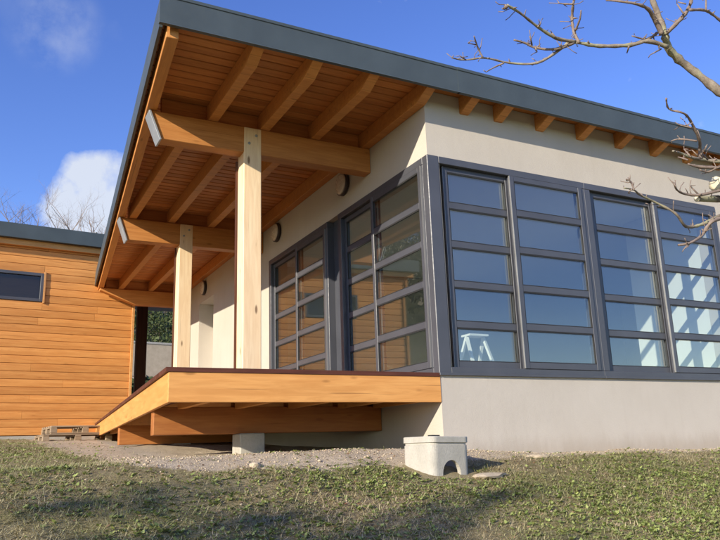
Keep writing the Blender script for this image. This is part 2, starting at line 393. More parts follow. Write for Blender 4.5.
# --- roof
roof_poly = [(-2.765, -.255), (9.2, -.255), (9.2, 13.2), (-.93, 13.2), (-.93, 10.1), (-1.875, 10.1)]
n = len(roof_poly)
V = [(x, y, 3.022) for x, y in roof_poly]+[(x, y, 3.115) for x, y in roof_poly]
roof = link('roof', mesh_from('roof', V, [tuple(range(n))[::-1], tuple(range(n, 2*n))]+[(i, (i+1) % n, n+(i+1) % n, n+i) for i in range(n)], M_zinc), None, house)
ZF0, ZF1 = 2.862, 3.145
eave_a, eave_b = Vector((-2.77, -.26, 0)), Vector((-1.87, 10.12, 0)); ed = (eave_b-eave_a).normalized(); en = Vector((ed.y, -ed.x, 0))
def eave_x(y): return eave_a.x+(y-eave_a.y)*(eave_b.x-eave_a.x)/(eave_b.y-eave_a.y)
xs_ = [-2.80, .26, 3.22, 6.2, 9.2]
for i_ in range(4):
    o_ = .0022*(i_ % 2)
    prism('fascia', [(-.29-o_, ZF0+.012), (-.296-o_, ZF0), (-.257, ZF0), (-.257, ZF1-.02), (-.20, ZF1+o_), (-.298-o_, ZF1+o_), (-.298-o_, ZF1-.028), (-.29-o_, ZF1-.034)], xs_[i_]-(.02 if i_ % 2 else 0), xs_[i_+1]+(.02 if i_ % 2 else 0), M_zinc, roof, axis='x')
f2 = beam('fascia', eave_a+Vector((0, .035, (ZF0+ZF1)/2))-en*.004, eave_b+Vector((0, 0, (ZF0+ZF1)/2))-en*.004, .028, ZF1-ZF0, M_zinc, roof)
# edge rafter that follows the skewed eave
beam('rafter', eave_a+en*.10+Vector((0, .06, (ZR+ZS)/2)), eave_b+en*.10+Vector((0, -.03, (ZR+ZS)/2)), .105, ZS-ZR-.002, M_beam, roof, bev=.004)
def rafter(xl, y0, y1, front=False):
    if front: prof = [(y1, ZS-.002), (y1, ZR), (-.03, ZR), (-.235, ZF0+.012), (-.235, ZS-.002)]
    else: prof = [(y1, ZS-.002), (y1, ZR), (y0, ZR), (y0, ZS-.002)]
    prism('rafter', prof, xl, xl+.108, M_beam, roof, axis='x', bev=.004)
for xl in (-1.957, -1.372, -.764, -.112): rafter(xl, 0, 1.34, True)
for xl in (-2.113, -1.539, -.917, -.113): rafter(xl, 1.345, 4.935)
for xl in (-1.448, -.829, -.111): rafter(xl, 4.995, 9.9)
for i in range(15): rafter((.447, .905, 1.496, 2.115, 2.74, 3.345)[i] if i < 6 else 3.345+.6*(i-5), 0, .16, True)
# soffit boards run along the front direction; lit grooves between them
pitch_b = .128; y = -.252; i = 0
while y < 10.0:
    y1 = min(y+pitch_b, 10.05); xa = eave_x(y)+.02; xb = eave_x(y1)+.02
    xr = 9.15 if y < -.12 else (9.15 if y < .02 else .02)
    if xr > 1:
        cuts = [xa, .03, 3.1, 6.2, 9.15]
    else: cuts = [xa, xr]
    for j in range(len(cuts)-1):
        a, b = cuts[j], cuts[j+1]-.003
        a2 = xb if j == 0 else a
        g = .013
        c = Vector(((a+b)/2, (y+y1)/2, (ZS+3.02)/2)); hz = (3.02-ZS)/2
        Vv = []
        for zz, ins in ((-hz, g), (-hz+.006, g*.62), (hz, g*.62)):
            Vv += [Vector((a, y+ins, c.z+zz))-c, Vector((b, y+ins, c.z+zz))-c, Vector((b, y1-ins, c.z+zz))-c, Vector((a2, y1-ins, c.z+zz))-c]
        F = [(0, 3, 2, 1), (8, 9, 10, 11)]+[(o+q_, o+(q_+1) % 4, o+4+(q_+1) % 4, o+4+q_) for o in (0, 4) for q_ in range(4)]
        link('soffit_board', mesh_from('soffit_board', Vv, F, M_soffit), Matrix.Translation(c), roof)
    y = y1; i += 1
# --- porch beams, posts, blocking
def porch_beam(yf, zb, xpost=None, cap=True):
    xl = eave_x(yf)+.085
    prof = [(xl, ZR-.003), (xl+.115 if cap else -1.09, zb), (-.003, zb), (-.003, ZR-.003)]
    if not cap: prof.insert(1, (xl, ZR-.05))
    b_ = prism('beam', prof, yf, yf+.16, M_beam, house, bev=.006)
    if cap:
        d = Vector((.115, 0, zb-ZR)).normalized(); nrm = Vector((-d.z, 0, d.x))*-1
        a0 = Vector((xl, 0, ZR-.003))+d*.0; e0 = Vector((xl+.115, 0, zb))+d*.012
        t = Vector((-abs(d.z), 0, -d.x)).normalized()*.024
        t0 = t.normalized()*.002
        prism('end_cap', [((a0+t0).x, (a0+t0).z-.004), ((e0+t0).x, (e0+t0).z), ((e0+t).x, (e0+t).z), ((a0+t).x, (a0+t).z-.004)], yf-.02, yf+.18, M_cap, b_, bev=.002)
    # blocking pieces between the rafters
    return b_
porch_beam(1.2, 2.487); porch_beam(4.87, 2.452); porch_beam(9.78, 2.47, cap=False)
def blocking(y, xs, left):
    prev = left
    for xl in xs:
        box('blocking', (prev+.002, y, ZR-.002), (xl-.002, y+.05, ZS-.003), M_soffit, house); prev = xl+.108
blocking(1.285, (-1.957, -1.372, -.764, -.112), eave_x(1.3)+.20)
blocking(4.94, (-2.113, -1.539, -.917, -.113), eave_x(4.95)+.20)
blocking(9.84, (-1.448, -.829, -.111), eave_x(9.85)+.20)
def post(x0, y0, ztop):
    p_ = box('post', (x0, y0-.004, .016), (x0+.2, y0+.2, ztop), M_post, house, bev=.007)
    for zz in (2.60, 2.70):
        lathe('bolt', [(.016, 0), (.016, .006), (.008, .011)], 8, M_cap, Matrix.Translation((x0+.06+.08*(zz > 2.65), y0-.003, zz)) @ Matrix.Rotation(R(90), 4, 'X'), p_)
    box('flat_bar', (x0-.022, y0+.19, .016), (x0-.002, y0+.215, 2.45), M_brown, house)
    return p_
post(-1.562, 1.2, ZR-.004); post(-1.352, 4.87, ZR-.004)
box('post', (-.62, 12.0, -.3), (-.38, 12.2, 2.975), M_brown, house, bev=.006)

# --- glazing
def mapA(u, d, z): return (u, -d, z)
def mapB(u, d, z): return (-d, u, z)
def mbox(mp, u0, u1, d0, d1, z0, z1):
    a = mp(u0, d0, z0); b = mp(u1, d1, z1)
    return (tuple(min(a[i], b[i]) for i in range(3)), tuple(max(a[i], b[i]) for i in range(3)))
RB = (.471, .882, 1.299, 1.715)
def window(mp, u0, u1, sashes, fl, fr, label=None, s0=None):
    fb = [mbox(mp, u0, u1, -.12, .012, .001, .072), mbox(mp, u0, u1, -.12, .012, 2.172, 2.249),
          mbox(mp, u0, u0+fl, -.12, .010, .0725, 2.1715), mbox(mp, u1-fr, u1, -.12, .010, .0725, 2.1715)]
    wdo = multi('window', fb, M_frame, house, bev=.004)
    if label: wdo['label'] = label
    sill = multi('sill', [mbox(mp, u0 if s0 is None else s0, u1, .0145, .030, -.010, .016)], M_frame, wdo, bev=.002)
    for (a, b, front) in sashes:
        d0, d1 = (-.028, .022) if front else (-.088, -.038)
        st = .055
        z0, z1 = .0735, 2.1705
        bx = [mbox(mp, a, a+st, d0, d1, z0, z1), mbox(mp, b-st, b, d0, d1, z0, z1),
              mbox(mp, a+st, b-st, d0+.003, d1-.003, z0, z0+.065), mbox(mp, a+st, b-st, d0+.003, d1-.003, z1-.058, z1)]
        for zb in RB: bx.append(mbox(mp, a+st, b-st, d0+.003, d1-.003, zb, zb+.068))
        multi('sash', bx, M_frame, wdo, bev=.003)
        # slim pale strip along the sash stile, imitating its sun glint by colour
        multi('edge_glint', [mbox(mp, a-.0055, a-.0005, d1-.018, d1+.003, z0+.004, z1-.004)], M_alu, wdo)
        lo = [z0+.065]+[zb+.068 for zb in RB]; hi = list(RB)+[z1-.058]
        for zl, zh in zip(lo, hi):
            mb = mbox(mp, a+st-.006, b-st+.006, (d0+d1)/2-.009, (d0+d1)/2+.009, zl-.006, zh+.006)
            c = (Vector(mb[0])+Vector(mb[1]))/2
            M = Matrix.Translation(c) @ Matrix.Rotation(random.uniform(-.0035, .0035), 4, 'Z') @ Matrix.Rotation(random.uniform(-.002, .002), 4, 'X')
            multi('pane', [(Vector(mb[0])-c, Vector(mb[1])-c)], M_glass, wdo, M)
            multi('gasket_and_shade', [mbox(mp, a+st, b-st, d1-.016, d1-.0045, zh-.013, zh-.0005), mbox(mp, a+st, b-st, d1-.016, d1-.0045, zl+.0005, zl+.008),
                             mbox(mp, a+st+.0005, a+st+.009, d1-.016, d1-.0045, zl+.0085, zh-.0135), mbox(mp, b-st-.009, b-st-.0005, d1-.016, d1-.0045, zl+.0085, zh-.0135)], M_black, wdo)  # rubber ring; its dark top strip also paints the shadow line below the rail
    return wdo
box('corner_post', (-.014, -.014, .001), (.128, .085, 2.249), M_frame, house, bev=.006)
window(mapA, .1285, 2.135, [(.206, 1.075, False), (1.040, 2.085, True)], .010, .05, s0=-.016)
window(mapA, 2.1355, 4.43, [(2.265, 3.30, False), (3.262, 4.355, True)], .09, .075)
window(mapB, .0855, 2.10, [(.12, 1.215, True), (1.165, 2.02, False)], .035, .08)
multi('mullion', [((.085, 2.102, .001), (.14, 2.428, 2.249))], M_frame, house)
window(mapB, 2.43, 4.598, [(2.49, 3.50, True), (3.45, 4.52, False)], .06, .08)

# ------------------------------------------------------------------ deck
deck = thing('timber_deck', 'raised timber deck with honey coloured fascia boards and dark red top edge', 'deck', (-1.3, 1.2, -.72))
dk_a, dk_b = Vector((-2.572, -.008, 0)), Vector((-1.70, 10.3, 0))
def dk_x(y): return dk_a.x+(y-dk_a.y)*(dk_b.x-dk_a.x)/(dk_b.y-dk_a.y)
y = -.013
while y < 10.2:
    y1 = y+.138; a, b = dk_x(y)-.018, -.004
    xa2 = dk_x(y1)-.018
    c = Vector(((a+b)/2, (y+y1)/2, 0))
    Vv = []
    for zz in (-.022, .014): Vv += [Vector((a, y, zz))-c, Vector((b, y, zz))-c, Vector((b, y1, zz))-c, Vector((xa2, y1, zz))-c]
    o = link('deck_board', mesh_from('deck_board', Vv, BOXF, M_deck), Matrix.Translation(c), deck)
    y = y1+.006
box('fascia_board', (dk_a.x+.004, -.006, -.262), (-.002, .030, -.0225), M_fascia, deck, bev=.003)
dd = (dk_b-dk_a).normalized(); dn = Vector((dd.y, -dd.x, 0))
beam('fascia_board', dk_a+dd*.045+dn*.02+Vector((0, 0, -.142)), dk_b+dn*.02+Vector((0, 0, -.142)), .036, .239, M_fascia, deck, bev=.003)
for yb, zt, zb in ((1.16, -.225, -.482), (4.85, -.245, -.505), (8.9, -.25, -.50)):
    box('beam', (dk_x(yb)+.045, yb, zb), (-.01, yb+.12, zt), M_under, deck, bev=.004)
for xj in (-2.18, -1.62, -1.06, -.5, -.08):
    for y0, y1 in ((.032, 1.158), (1.282, 4.848), (4.972, 8.898)):
        if xj-.03 < dk_x(y1)+.06: continue
        box('joist', (xj-.03, y0, -.245), (xj+.03, y1, -.0225), M_fascia, deck)
for (xf, yf, sz) in ((-1.505, 1.2, .125), (-1.25, 4.9, .12)):
    zb = -.483 if yf < 3 else -.506
    prism('footing', [(xf-sz*1.02, -1.2), (xf+sz*1.02, -1.2), (xf+sz, zb), (xf-sz, zb)], yf-sz-.03, yf+sz-.03, M_conc, deck, bev=.01)

# ------------------------------------------------------------------ wall lamps
def lamp(y, z, label):
    t = thing('wall_lamp', label, 'lamp', (0, y, z), 'round lamps on the shaded side wall')
    M = Matrix.Translation((0, y, z)) @ Matrix.Rotation(R(-90), 4, 'Y')
    lathe('housing', [(.125, .001), (.150, .012), (.150, .05), (.14, .056)], 28, M_lampdark, M, t)
    lathe('diffuser', [(.137, .054), (.132, .066), (.10, .080), (.05, .088), (.01, .09)], 28, M_lampglass, M, t)
lamp(1.90, 2.585, 'round bulkhead wall lamp nearest the house corner, under the porch beam')
lamp(4.22, 2.61, 'round bulkhead wall lamp between the two pale posts, left of the side glazing')
lamp(8.30, 2.60, 'round bulkhead wall lamp farthest back, above the pale doorway recess')

# ------------------------------------------------------------------ timber clad wing
wdir = Vector((1, .1, 0)).normalized(); wnrm = Vector((wdir.y, -wdir.x, 0))     # outward, towards the camera
W0 = Vector((-1.05, 10.12, 0))                                                   # right hand end of the facade
WL = 4.5
wing = thing('timber_wing', 'low annex clad in orange larch boards with grey flat roof edge', 'building', tuple(W0-wdir*2.5+Vector((0, 0, -.33))))
def wp(s, out, z): return W0-wdir*s+wnrm*out+Vector((0, 0, z))
Mw = Matrix((-wdir, -wnrm, Vector((0, 0, 1)))).transposed().to_4x4()              # local x: to the left, y: into the wing
def wlocal(name, boxes, mat, parent, bev=0):
    M = Mw.copy(); M.translation = W0
    return multi(name, boxes, mat, parent, M, bev)
WZ0, WZ1 = -.20, 3.66
wlocal('wall', [((.0, .03, -.6), (WL, .2, 3.63)), ((0, .2, -.6), (.2, 6, 3.63)), ((WL-.2, .2, -.6), (WL, 6, 3.63)), ((0, 6, -.6), (WL, 6.2, 3.63))], M_soffit, wing)
wlocal('plinth', [((-.01, -.01, -.62), (WL+.01, .029, WZ0-.012))], M_conc, wing)
WIN = (1.86, 3.05, 2.44, 3.03)
hb = .1545; z = WZ0; row = 0
while z < WZ1-.05:
    z1 = min(z+hb, WZ1)
    spans = []
    cuts = [0.05]
    if random.random() < .45: cuts.append(random.uniform(.6, WL-.6))
    cuts.append(WL)
    for a, b in zip(cuts[:-1], cuts[1:]):
        if z1 > WIN[2]-.02 and z < WIN[3]+.02:
            if a < WIN[0]: spans.append((a, min(b, WIN[0])))
            if b > WIN[1]: spans.append((max(a, WIN[1]), b))
        else: spans.append((a, b))
    pieces = [(a, b, z, z1) for a, b in spans]
    if z1 > WIN[2]-.02 and z < WIN[3]+.02:
        if z < WIN[2]-.02: pieces.append((WIN[0], WIN[1], z, WIN[2]))
        if z1 > WIN[3]+.02: pieces.append((WIN[0], WIN[1], WIN[3], z1))
    for a, b, za, zb_ in pieces:
        if b-a < .03: continue
        L = b-a-.003; yo = random.uniform(-.002, .0025); hh = zb_-za
        prof = [(-.022+yo, .004), (-.026+yo, hh*.5), (-.022+yo, hh-.010), (-.008, hh-.002), (.028, hh-.002), (.028, .002), (-.010, .002)]
        np_ = len(prof)
        Vv = [(-L/2, p_[0], p_[1]-hh/2) for p_ in prof]+[(L/2, p_[0], p_[1]-hh/2) for p_ in prof]
        F = [tuple(range(np_)), tuple(range(np_, 2*np_))[::-1]]+[(i, np_+i, np_+(i+1) % np_, (i+1) % np_) for i in range(np_)]
        me = mesh_from('cladding_board', Vv, F, M_clad)
        M = Mw.copy(); M.translation = W0-wdir*((a+b)/2)+Vector((0, 0, za+hh/2))
        link('cladding_board', me, M, wing)
    z = z1; row += 1
wlocal('corner_batten', [((-.006, -.05, WZ0), (.048, .0285, WZ1-.1))], M_batten, wing, .003)
wlocal('corner_batten', [((WL+.001, -.05, WZ0), (WL+.06, .0285, WZ1-.1))], M_batten, wing, .003)
wlocal('eave_board', [((-.05, -.14, WZ1-.115), (WL+.2, -.10, WZ1+.01))], M_batten, wing, .003)
wlocal('eave_board', [((-.05, -.0985, WZ1-.11), (WL+.2, -.032, WZ1-.075))], M_clad, wing)
wr = wlocal('roof', [((-.15, -.24, WZ1+.011), (WL+.3, 6.4, WZ1+.075))], M_zinc, wing)
wlocal('fascia', [((-.16, -.265, WZ1+.0), (WL+.31, -.2405, WZ1+.30))], M_zinc, wr, .004)
wlocal('fascia', [((-.185, -.265, WZ1+.0), (-.1605, 6.4, WZ1+.30))], M_zinc, wr, .004)
ww = wlocal('window', [((WIN[0], -.045, WIN[2]), (WIN[0]+.06, .10, WIN[3])), ((WIN[1]-.06, -.045, WIN[2]), (WIN[1], .10, WIN[3])),
                       ((WIN[0]+.06, -.045, WIN[2]), (WIN[1]-.06, .10, WIN[2]+.06)), ((WIN[0]+.06, -.045, WIN[3]-.06), (WIN[1]-.06, .10, WIN[3]))], M_frame, wing, .003)
wlocal('surround', [((WIN[0]-.035, -.06, WIN[2]-.03), (WIN[0]-.001, .02, WIN[3]+.03))], M_batten, ww, .002)
wlocal('pane', [((WIN[0]+.055, .0, WIN[2]+.055), (WIN[1]-.055, .02, WIN[3]-.055))], M_darkglass, ww)
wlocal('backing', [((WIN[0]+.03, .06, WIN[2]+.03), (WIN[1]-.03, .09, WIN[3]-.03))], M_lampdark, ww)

# ------------------------------------------------------------------ pallets by the wing
def pallet(loc, rz, label):
    t = thing('pallet', label, 'pallet', loc, 'wooden pallets by the annex wall')
    M0 = Matrix.Translation(loc) @ Matrix.Rotation(rz, 4, 'Z')
    def pb(nm, a, b): 
        c = (Vector(a)+Vector(b))/2
        o = multi(nm, [(Vector(a)-c, Vector(b)-c)], M_pallet, t, M0 @ Matrix.Translation(c), .004); return o
    for yy in (-.4, -.2, 0, .2, .4): pb('top_board', (-.6, yy-.05, .122), (.6, yy+.05, .144))
    for xx in (-.55, 0, .55): pb('stringer_board', (xx-.05, -.45, .10), (xx+.05, .45, .1215))
    for yy in (-.4, 0, .4):
        pb('bottom_board', (-.6, yy-.05, 0), (.6, yy+.05, .022))
        for xx in (-.55, 0, .55): pb('block', (xx-.055, yy-.05, .0225), (xx+.055, yy+.05, .0995))
px0, py0 = -2.25, 9.05
zp = gz(px0, py0)-.02
pallet((px0, py0, zp), .09, 'weathered wooden pallet lying on the ground against the larch clad annex')
pallet((px0+.12, py0+.03, zp+.147), .10, 'upper weathered wooden pallet of the pair beside the deck edge')

# ------------------------------------------------------------------ concrete chamber ring
def rsq(hw, rad, seg=6):
    P = []
    for cx, cy, a0 in ((1, 1, 0), (-1, 1, 90), (-1, -1, 180), (1, -1, 270)):
        for k_ in range(seg+1):
            a = R(a0+90*k_/seg); P.append((cx*(hw-rad)+rad*math.cos(a), cy*(hw-rad)+rad*math.sin(a)))
    return P
def ring_mesh(name):
    rings = [(.232, 0), (.232, .265), (.226, .268), (.226, .282), (.238, .286), (.238, .325), (.234, .330), (.19, .330), (.185, .325), (.185, .0)]
    V, F = [], []; m_ = len(rsq(.2, .05))
    for hw, z_ in rings:
        V += [(x_, y_, z_) for x_, y_ in rsq(hw, .07 if hw > .2 else .05)]
    for i in range(len(rings)):
        j = (i+1) % len(rings)
        for k_ in range(m_): F.append((i*m_+k_, i*m_+(k_+1) % m_, j*m_+(k_+1) % m_, j*m_+k_))
    me = mesh_from(name, V, F, M_conc)
    bm = bmesh.new(); bm.from_mesh(me); bmesh.ops.recalc_face_normals(bm, faces=bm.faces); bm.to_mesh(me); bm.free()
    return me
cx_, cy_ = -.74, -.97
rz_ = R(6)
Mr = Matrix.Translation((cx_, cy_, -.925)) @ Matrix.Rotation(rz_, 4, 'Z') @ Matrix.Rotation(R(1.5), 4, 'Y') @ Matrix.Diagonal((.80, .80, 1.0, 1))
ring = link('chamber_ring', ring_mesh('chamber_ring'), Mr)
# knock-out arch cut through the right hand face, built as a real opening
bmc = bmesh.new()
seg = 14; arch = [(math.cos(math.pi*i_/seg)*.108, .06+.098*math.sin(math.pi*i_/seg)) for i_ in range(seg+1)]+[(-.108, -.05), (.108, -.05)]
va = [bmc.verts.new((u_, -.30, z_)) for u_, z_ in arch]; vb = [bmc.verts.new((u_, -.12, z_)) for u_, z_ in arch]
m_ = len(arch)
bmc.faces.new(va); bmc.faces.new(vb[::-1])
for i_ in range(m_): bmc.faces.new((va[i_], vb[i_], vb[(i_+1) % m_], va[(i_+1) % m_]))
bmesh.ops.recalc_face_normals(bmc, faces=bmc.faces)
mc = bpy.data.meshes.new('cut'); bmc.to_mesh(mc); bmc.free(); cut = bpy.data.objects.new('cut', mc); col.objects.link(cut); cut.matrix_world = Mr
bo = ring.modifiers.new('b', 'BOOLEAN'); bo.object = cut; bo.operation = 'DIFFERENCE'; bo.solver = 'EXACT'
dg = bpy.context.evaluated_depsgraph_get(); dg.update()
mnew = bpy.data.meshes.new_from_object(ring.evaluated_get(dg)); ring.modifiers.clear(); ring.data = mnew
bpy.data.objects.remove(cut); bpy.data.meshes.remove(mc)
tag(ring, 'square grey concrete drain chamber ring with an arched knock-out, by the house corner', 'concrete ring')
notch = link('rim_notch', mesh_from('rim_notch', boxv((.10, .17, .331), (.20, .235, .352)), BOXF, M_black), Mr, ring)  # dark block standing in for a notch in the far rim
def stone(x, y, sx, sy, sz, label, rz=0):
    bm = bmesh.new(); bmesh.ops.create_icosphere(bm, subdivisions=2, radius=1)
    for v in bm.verts:
        f_ = 1+.28*(float(vnoise(v.co.x*1.7+x*9, v.co.y*1.7+v.co.z, 1.5, 77))-.5)*2
        v.co = Vector((v.co.x*sx*f_, v.co.y*sy*f_, max(-.6, min(.75, v.co.z*f_))*sz))
    me = bpy.data.meshes.new('stone'); bm.to_mesh(me); bm.free(); me.materials.append(M_stone)
    o = link('stone', me, Matrix.Translation((x, y, gz(x, y)+sz*.12)) @ Matrix.Rotation(rz, 4, 'Z'))
    tag(o, label, 'stone', 'loose stones on the ground')
stone(-.42, -1.22, .17, .085, .03, 'flat pale slab of stone lying in front of the concrete ring', .2)
stone(-2.12, -.78, .05, .04, .04, 'small pale stone on the bare soil below the deck corner', .5)
stone(.55, -.62, .10, .05, .03, 'pale stone beside the rendered wall, right of the concrete ring', -.3)

# ------------------------------------------------------------------ things behind the glass
st = thing('step_stool', 'white folding step stool standing inside behind the corner window', 'step stool', (1.45, 1.3, .015))
for dx, dy, lean in ((-.17, -.12, .10), (.17, -.12, .10), (-.17, .22, -.10), (.17, .22, -.10)):
    beam('leg', (1.45+dx, 1.3+dy*1.5, .017), (1.45+dx*.72, 1.3+.05, .62), .035, .03, M_ladder, st)
box('tread', (1.31, 1.26, .621), (1.59, 1.44, .645), M_ladder, st)
bt = beam('timber_offcut', (.168, .112, .074), (.166, .108, .37), .03, .03, M_fascia, None, bev=.003)
tag(bt, 'short orange timber offcut standing in the gap behind the corner post', 'offcut')

# ------------------------------------------------------------------ bare tree at the right
PXM = FPX
def limb(pts, d0, d1, r0_, r1_, sub=4):
    """image polyline -> smooth 3-d path with its own depth and real radius"""
    ctrl = []
    n_ = len(pts)
    for i_, (a, b) in enumerate(pts):
        f_ = i_/(n_-1); d = d0+(d1-d0)*f_+.03*random.uniform(-1, 1)
        ctrl.append((at(a, b, d), (r0_+(r1_-r0_)*f_)*d/PXM))
    res = []
    for i_ in range(n_-1):
        p0 = ctrl[max(i_-1, 0)]; p1 = ctrl[i_]; p2 = ctrl[i_+1]; p3 = ctrl[min(i_+2, n_-1)]
        for s_ in range(sub):
            t = s_/sub
            q_ = .5*((2*p1[0])+(p2[0]-p0[0])*t+(2*p0[0]-5*p1[0]+4*p2[0]-p3[0])*t*t+(3*p1[0]-p0[0]-3*p2[0]+p3[0])*t**3)
            rr = p1[1]+(p2[1]-p1[1])*t
            rr *= 1+.16*math.sin(i_*7.3+s_*2.9)+random.uniform(-.08, .08)
            res.append((q_, rr))
    res.append(ctrl[-1]); return res
D = 4.1
thick = [limb([(800, 190), (765, 135), (735, 104), (720, 92), (700, 76), (682, 62), (669, 49), (665, 35)], D+.25, D, 4.4, 3.1),
         limb([(665, 36), (661, 22), (653, 2), (645, -20), (640, -50)], D, D+.1, 2.7, 1.9),
         limb([(668, 47), (648, 41), (630, 45), (600, 46), (580, 43), (570, 42), (558, 51), (537, 63), (510, 63), (485, 58), (465, 60), (452, 58)], D, D-.45, 2.1, .6),
         limb([(576, 42), (556, 38), (538, 27), (520, 13), (507, 5)], D-.2, D-.5, 1.6, 1.1)]
thin = [limb([(662, 34), (656, 22), (648, 9), (632, 3), (606, 0)], D, D-.2, 2.4, 1.0),
        limb([(574, 43), (556, 49), (536, 48), (525, 43), (514, 40)], D-.2, D-.3, 1.5, .9),
        limb([(532, 45), (530, 36)], D-.27, D-.3, .9, .7, 2), limb([(535, 46), (537, 52)], D-.27, D-.3, .8, .6, 2),
        limb([(504, 63), (495, 67), (486, 72)], D-.35, D-.4, .9, .5), limb([(483, 58), (478, 48), (474, 36)], D-.4, D-.45, 1.0, .6),
        limb([(477, 45), (468, 43)], D-.42, D-.45, .7, .5, 2), limb([(466, 60), (460, 56)], D-.42, D-.45, .7, .5, 2),
        limb([(579, 43), (574, 32), (572, 18), (574, 0), (578, -12)], D-.2, D-.1, 1.6, 1.0), limb([(575, 31), (580, 19), (581, 10)], D-.2, D-.2, 1.0, .6),
        limb([(573, 4), (565, 4), (558, 3)], D-.2, D-.2, .9, .6), limb([(574, 0), (568, -8)], D-.2, D-.2, .9, .6, 2),
        limb([(667, 33), (676, 24), (685, 14), (691, 2), (692, -14)], D, D+.1, 2.1, 1.3), limb([(690, 10), (703, 10), (712, 14), (724, 24)], D, D+.2, 1.3, 1.0),
        limb([(706, 10), (706, -2)], D, D+.1, .9, .7, 2), limb([(684, 14), (677, 4)], D, D, .9, .5, 2), limb([(686, 4), (678, 2)], D, D, .8, .5, 2),
        limb([(657, 33), (647, 39), (632, 36)], D, D-.1, 1.4, .6), limb([(629, 46), (627, 53)], D-.1, D-.1, .9, .5, 2), limb([(661, 49), (650, 55)], D, D-.1, .8, .4, 2),
        limb([(556, 38), (552, 33)], D-.3, D-.3, .9, .6, 2), limb([(538, 27), (541, 23)], D-.35, D-.35, .9, .6, 2), limb([(507, 5), (505, 9)], D-.45, D-.45, 2.4, 1.6, 2)]
E2 = 3.7
thick += [limb([(815, 205), (775, 202), (740, 200), (718, 199), (697, 199)], D+.25, E2, 5, 2.6),
          limb([(812, 230), (770, 188), (735, 166), (722, 162), (705, 160), (690, 157), (680, 153), (673, 151)], D+.2, E2, 2.6, .9),
          limb([(810, 250), (770, 222), (735, 213), (722, 215), (712, 220), (700, 225), (690, 227), (684, 225), (675, 213), (655, 202), (640, 195), (634, 190), (624, 188)], D+.15, E2-.3, 2.1, .7),
          limb([(806, 240), (768, 208), (738, 186), (716, 184)], D+.2, E2+.1, 11, 7)]
thin += [limb([(735, 188), (722, 190), (700, 195), (685, 194), (677, 190), (674, 183)], E2+.1, E2-.2, 1.6, .8), limb([(699, 195), (690, 186)], E2, E2, .9, .6, 2),
         limb([(740, 172), (722, 168), (700, 167), (688, 164)], E2+.1, E2-.1, 1.8, 1.0), limb([(701, 159), (700, 148), (699, 139), (690, 120), (683, 113), (669, 109), (666, 98)], E2, E2-.3, 1.7, .7),
         limb([(697, 141), (680, 139), (671, 141)], E2, E2, .9, .5), limb([(691, 157), (684, 149)], E2, E2, .9, .6, 2), limb([(698, 156), (692, 150)], E2, E2, .8, .5, 2), limb([(708, 160), (702, 153)], E2, E2, .9, .5, 2),
         limb([(693, 128), (680, 125), (675, 122)], E2-.2, E2-.2, .7, .4), limb([(634, 190), (631, 182), (626, 179)], E2-.4, E2-.4, 1.0, .6), limb([(632, 189), (628, 193)], E2-.4, E2-.4, .7, .5, 2),
         limb([(735, 214), (722, 218), (711, 222), (702, 235), (690, 243), (678, 245)], E2, E2-.3, 2.2, 1.0), limb([(692, 241), (684, 249)], E2-.2, E2-.3, 1.0, .6, 2),
         limb([(716, 168), (708, 172), (700, 170)], E2, E2-.1, 1.2, .7), limb([(688, 160), (678, 157)], E2, E2, .9, .5, 2)]
tb = at(812, 230, D+.2); base = Vector((tb.x+.15, tb.y-.1, gz(tb.x+.15, tb.y-.1)-.1))
tree = thing('bare_tree', 'leafless tree with lichen grey branches reaching in from the right', 'tree', tuple(base))
tp = [(base, .13), (base+Vector((0, .02, .35)), .105), (base*.55+tb*.45, .09), (base*.25+tb*.75, .085), (tb, .075), (tb+Vector((.10, .05, .5)), .065), (tb+Vector((.12, .12, 1.1)), .05), (tb+Vector((.3, .2, 1.8)), .03)]
Vt, Ft = tube_data([tp], 14, .06); link('trunk', mesh_from('trunk', Vt, Ft, M_bark, True), None, tree)
Vt, Ft = tube_data(thick, 9, .10); link('limbs', mesh_from('limbs', Vt, Ft, M_bark, True), None, tree)
buds = []
for P in thick+thin:
    for (p_, r_) in P[1:]:
        if r_ > .016 or random.random() > .33: continue
        d = Vector((random.uniform(-1, 1), random.uniform(-1, 1), random.uniform(-.4, 1))).normalized(); L_ = random.uniform(.02, .075); q_ = [(p_, .0022)]
        for i_ in range(3):
            d = (d+Vector((random.uniform(-.5, .5), random.uniform(-.5, .5), random.uniform(-.2, .5)))).normalized(); q_.append((q_[-1][0]+d*L_/3, (.0021, .0018, .0022)[i_]))
        buds.append(q_)
Vt, Ft = tube_data(thin, 6, .12)
for P in thin+thick:
    for (p_, r_) in P[2::3]:
        if r_ > .012 or random.random() < .35: continue
        d = Vector((random.uniform(-1, 1), random.uniform(-1, 1), random.uniform(-.6, 1))).normalized()
        buds.append([(p_, max(.0016, r_*.6)), (p_+d*.010, max(.0026, r_*.65)), (p_+d*random.uniform(.014, .032), .001)])
V2, F2 = tube_data(buds, 5); nb_ = len(Vt); Vt += V2; Ft += [tuple(i_+nb_ for i_ in f_) for f_ in F2]
tag(link('twigs', mesh_from('twigs', Vt, Ft, M_twig, True), None, tree), kind='stuff')
for P, rr in ((thick[4], 1), (thick[7], 1)):
    e_, r_ = P[-1]; t_ = (P[-1][0]-P[-2][0]).normalized()
    Mx = t_.to_track_quat('Z', 'Y').to_matrix().to_4x4(); Mx.translation = e_
    lathe('sawn_end', [(r_*.96, -.004), (r_*.98, .004), (r_*.4, .006)], 10, M_cut, Mx, tree)

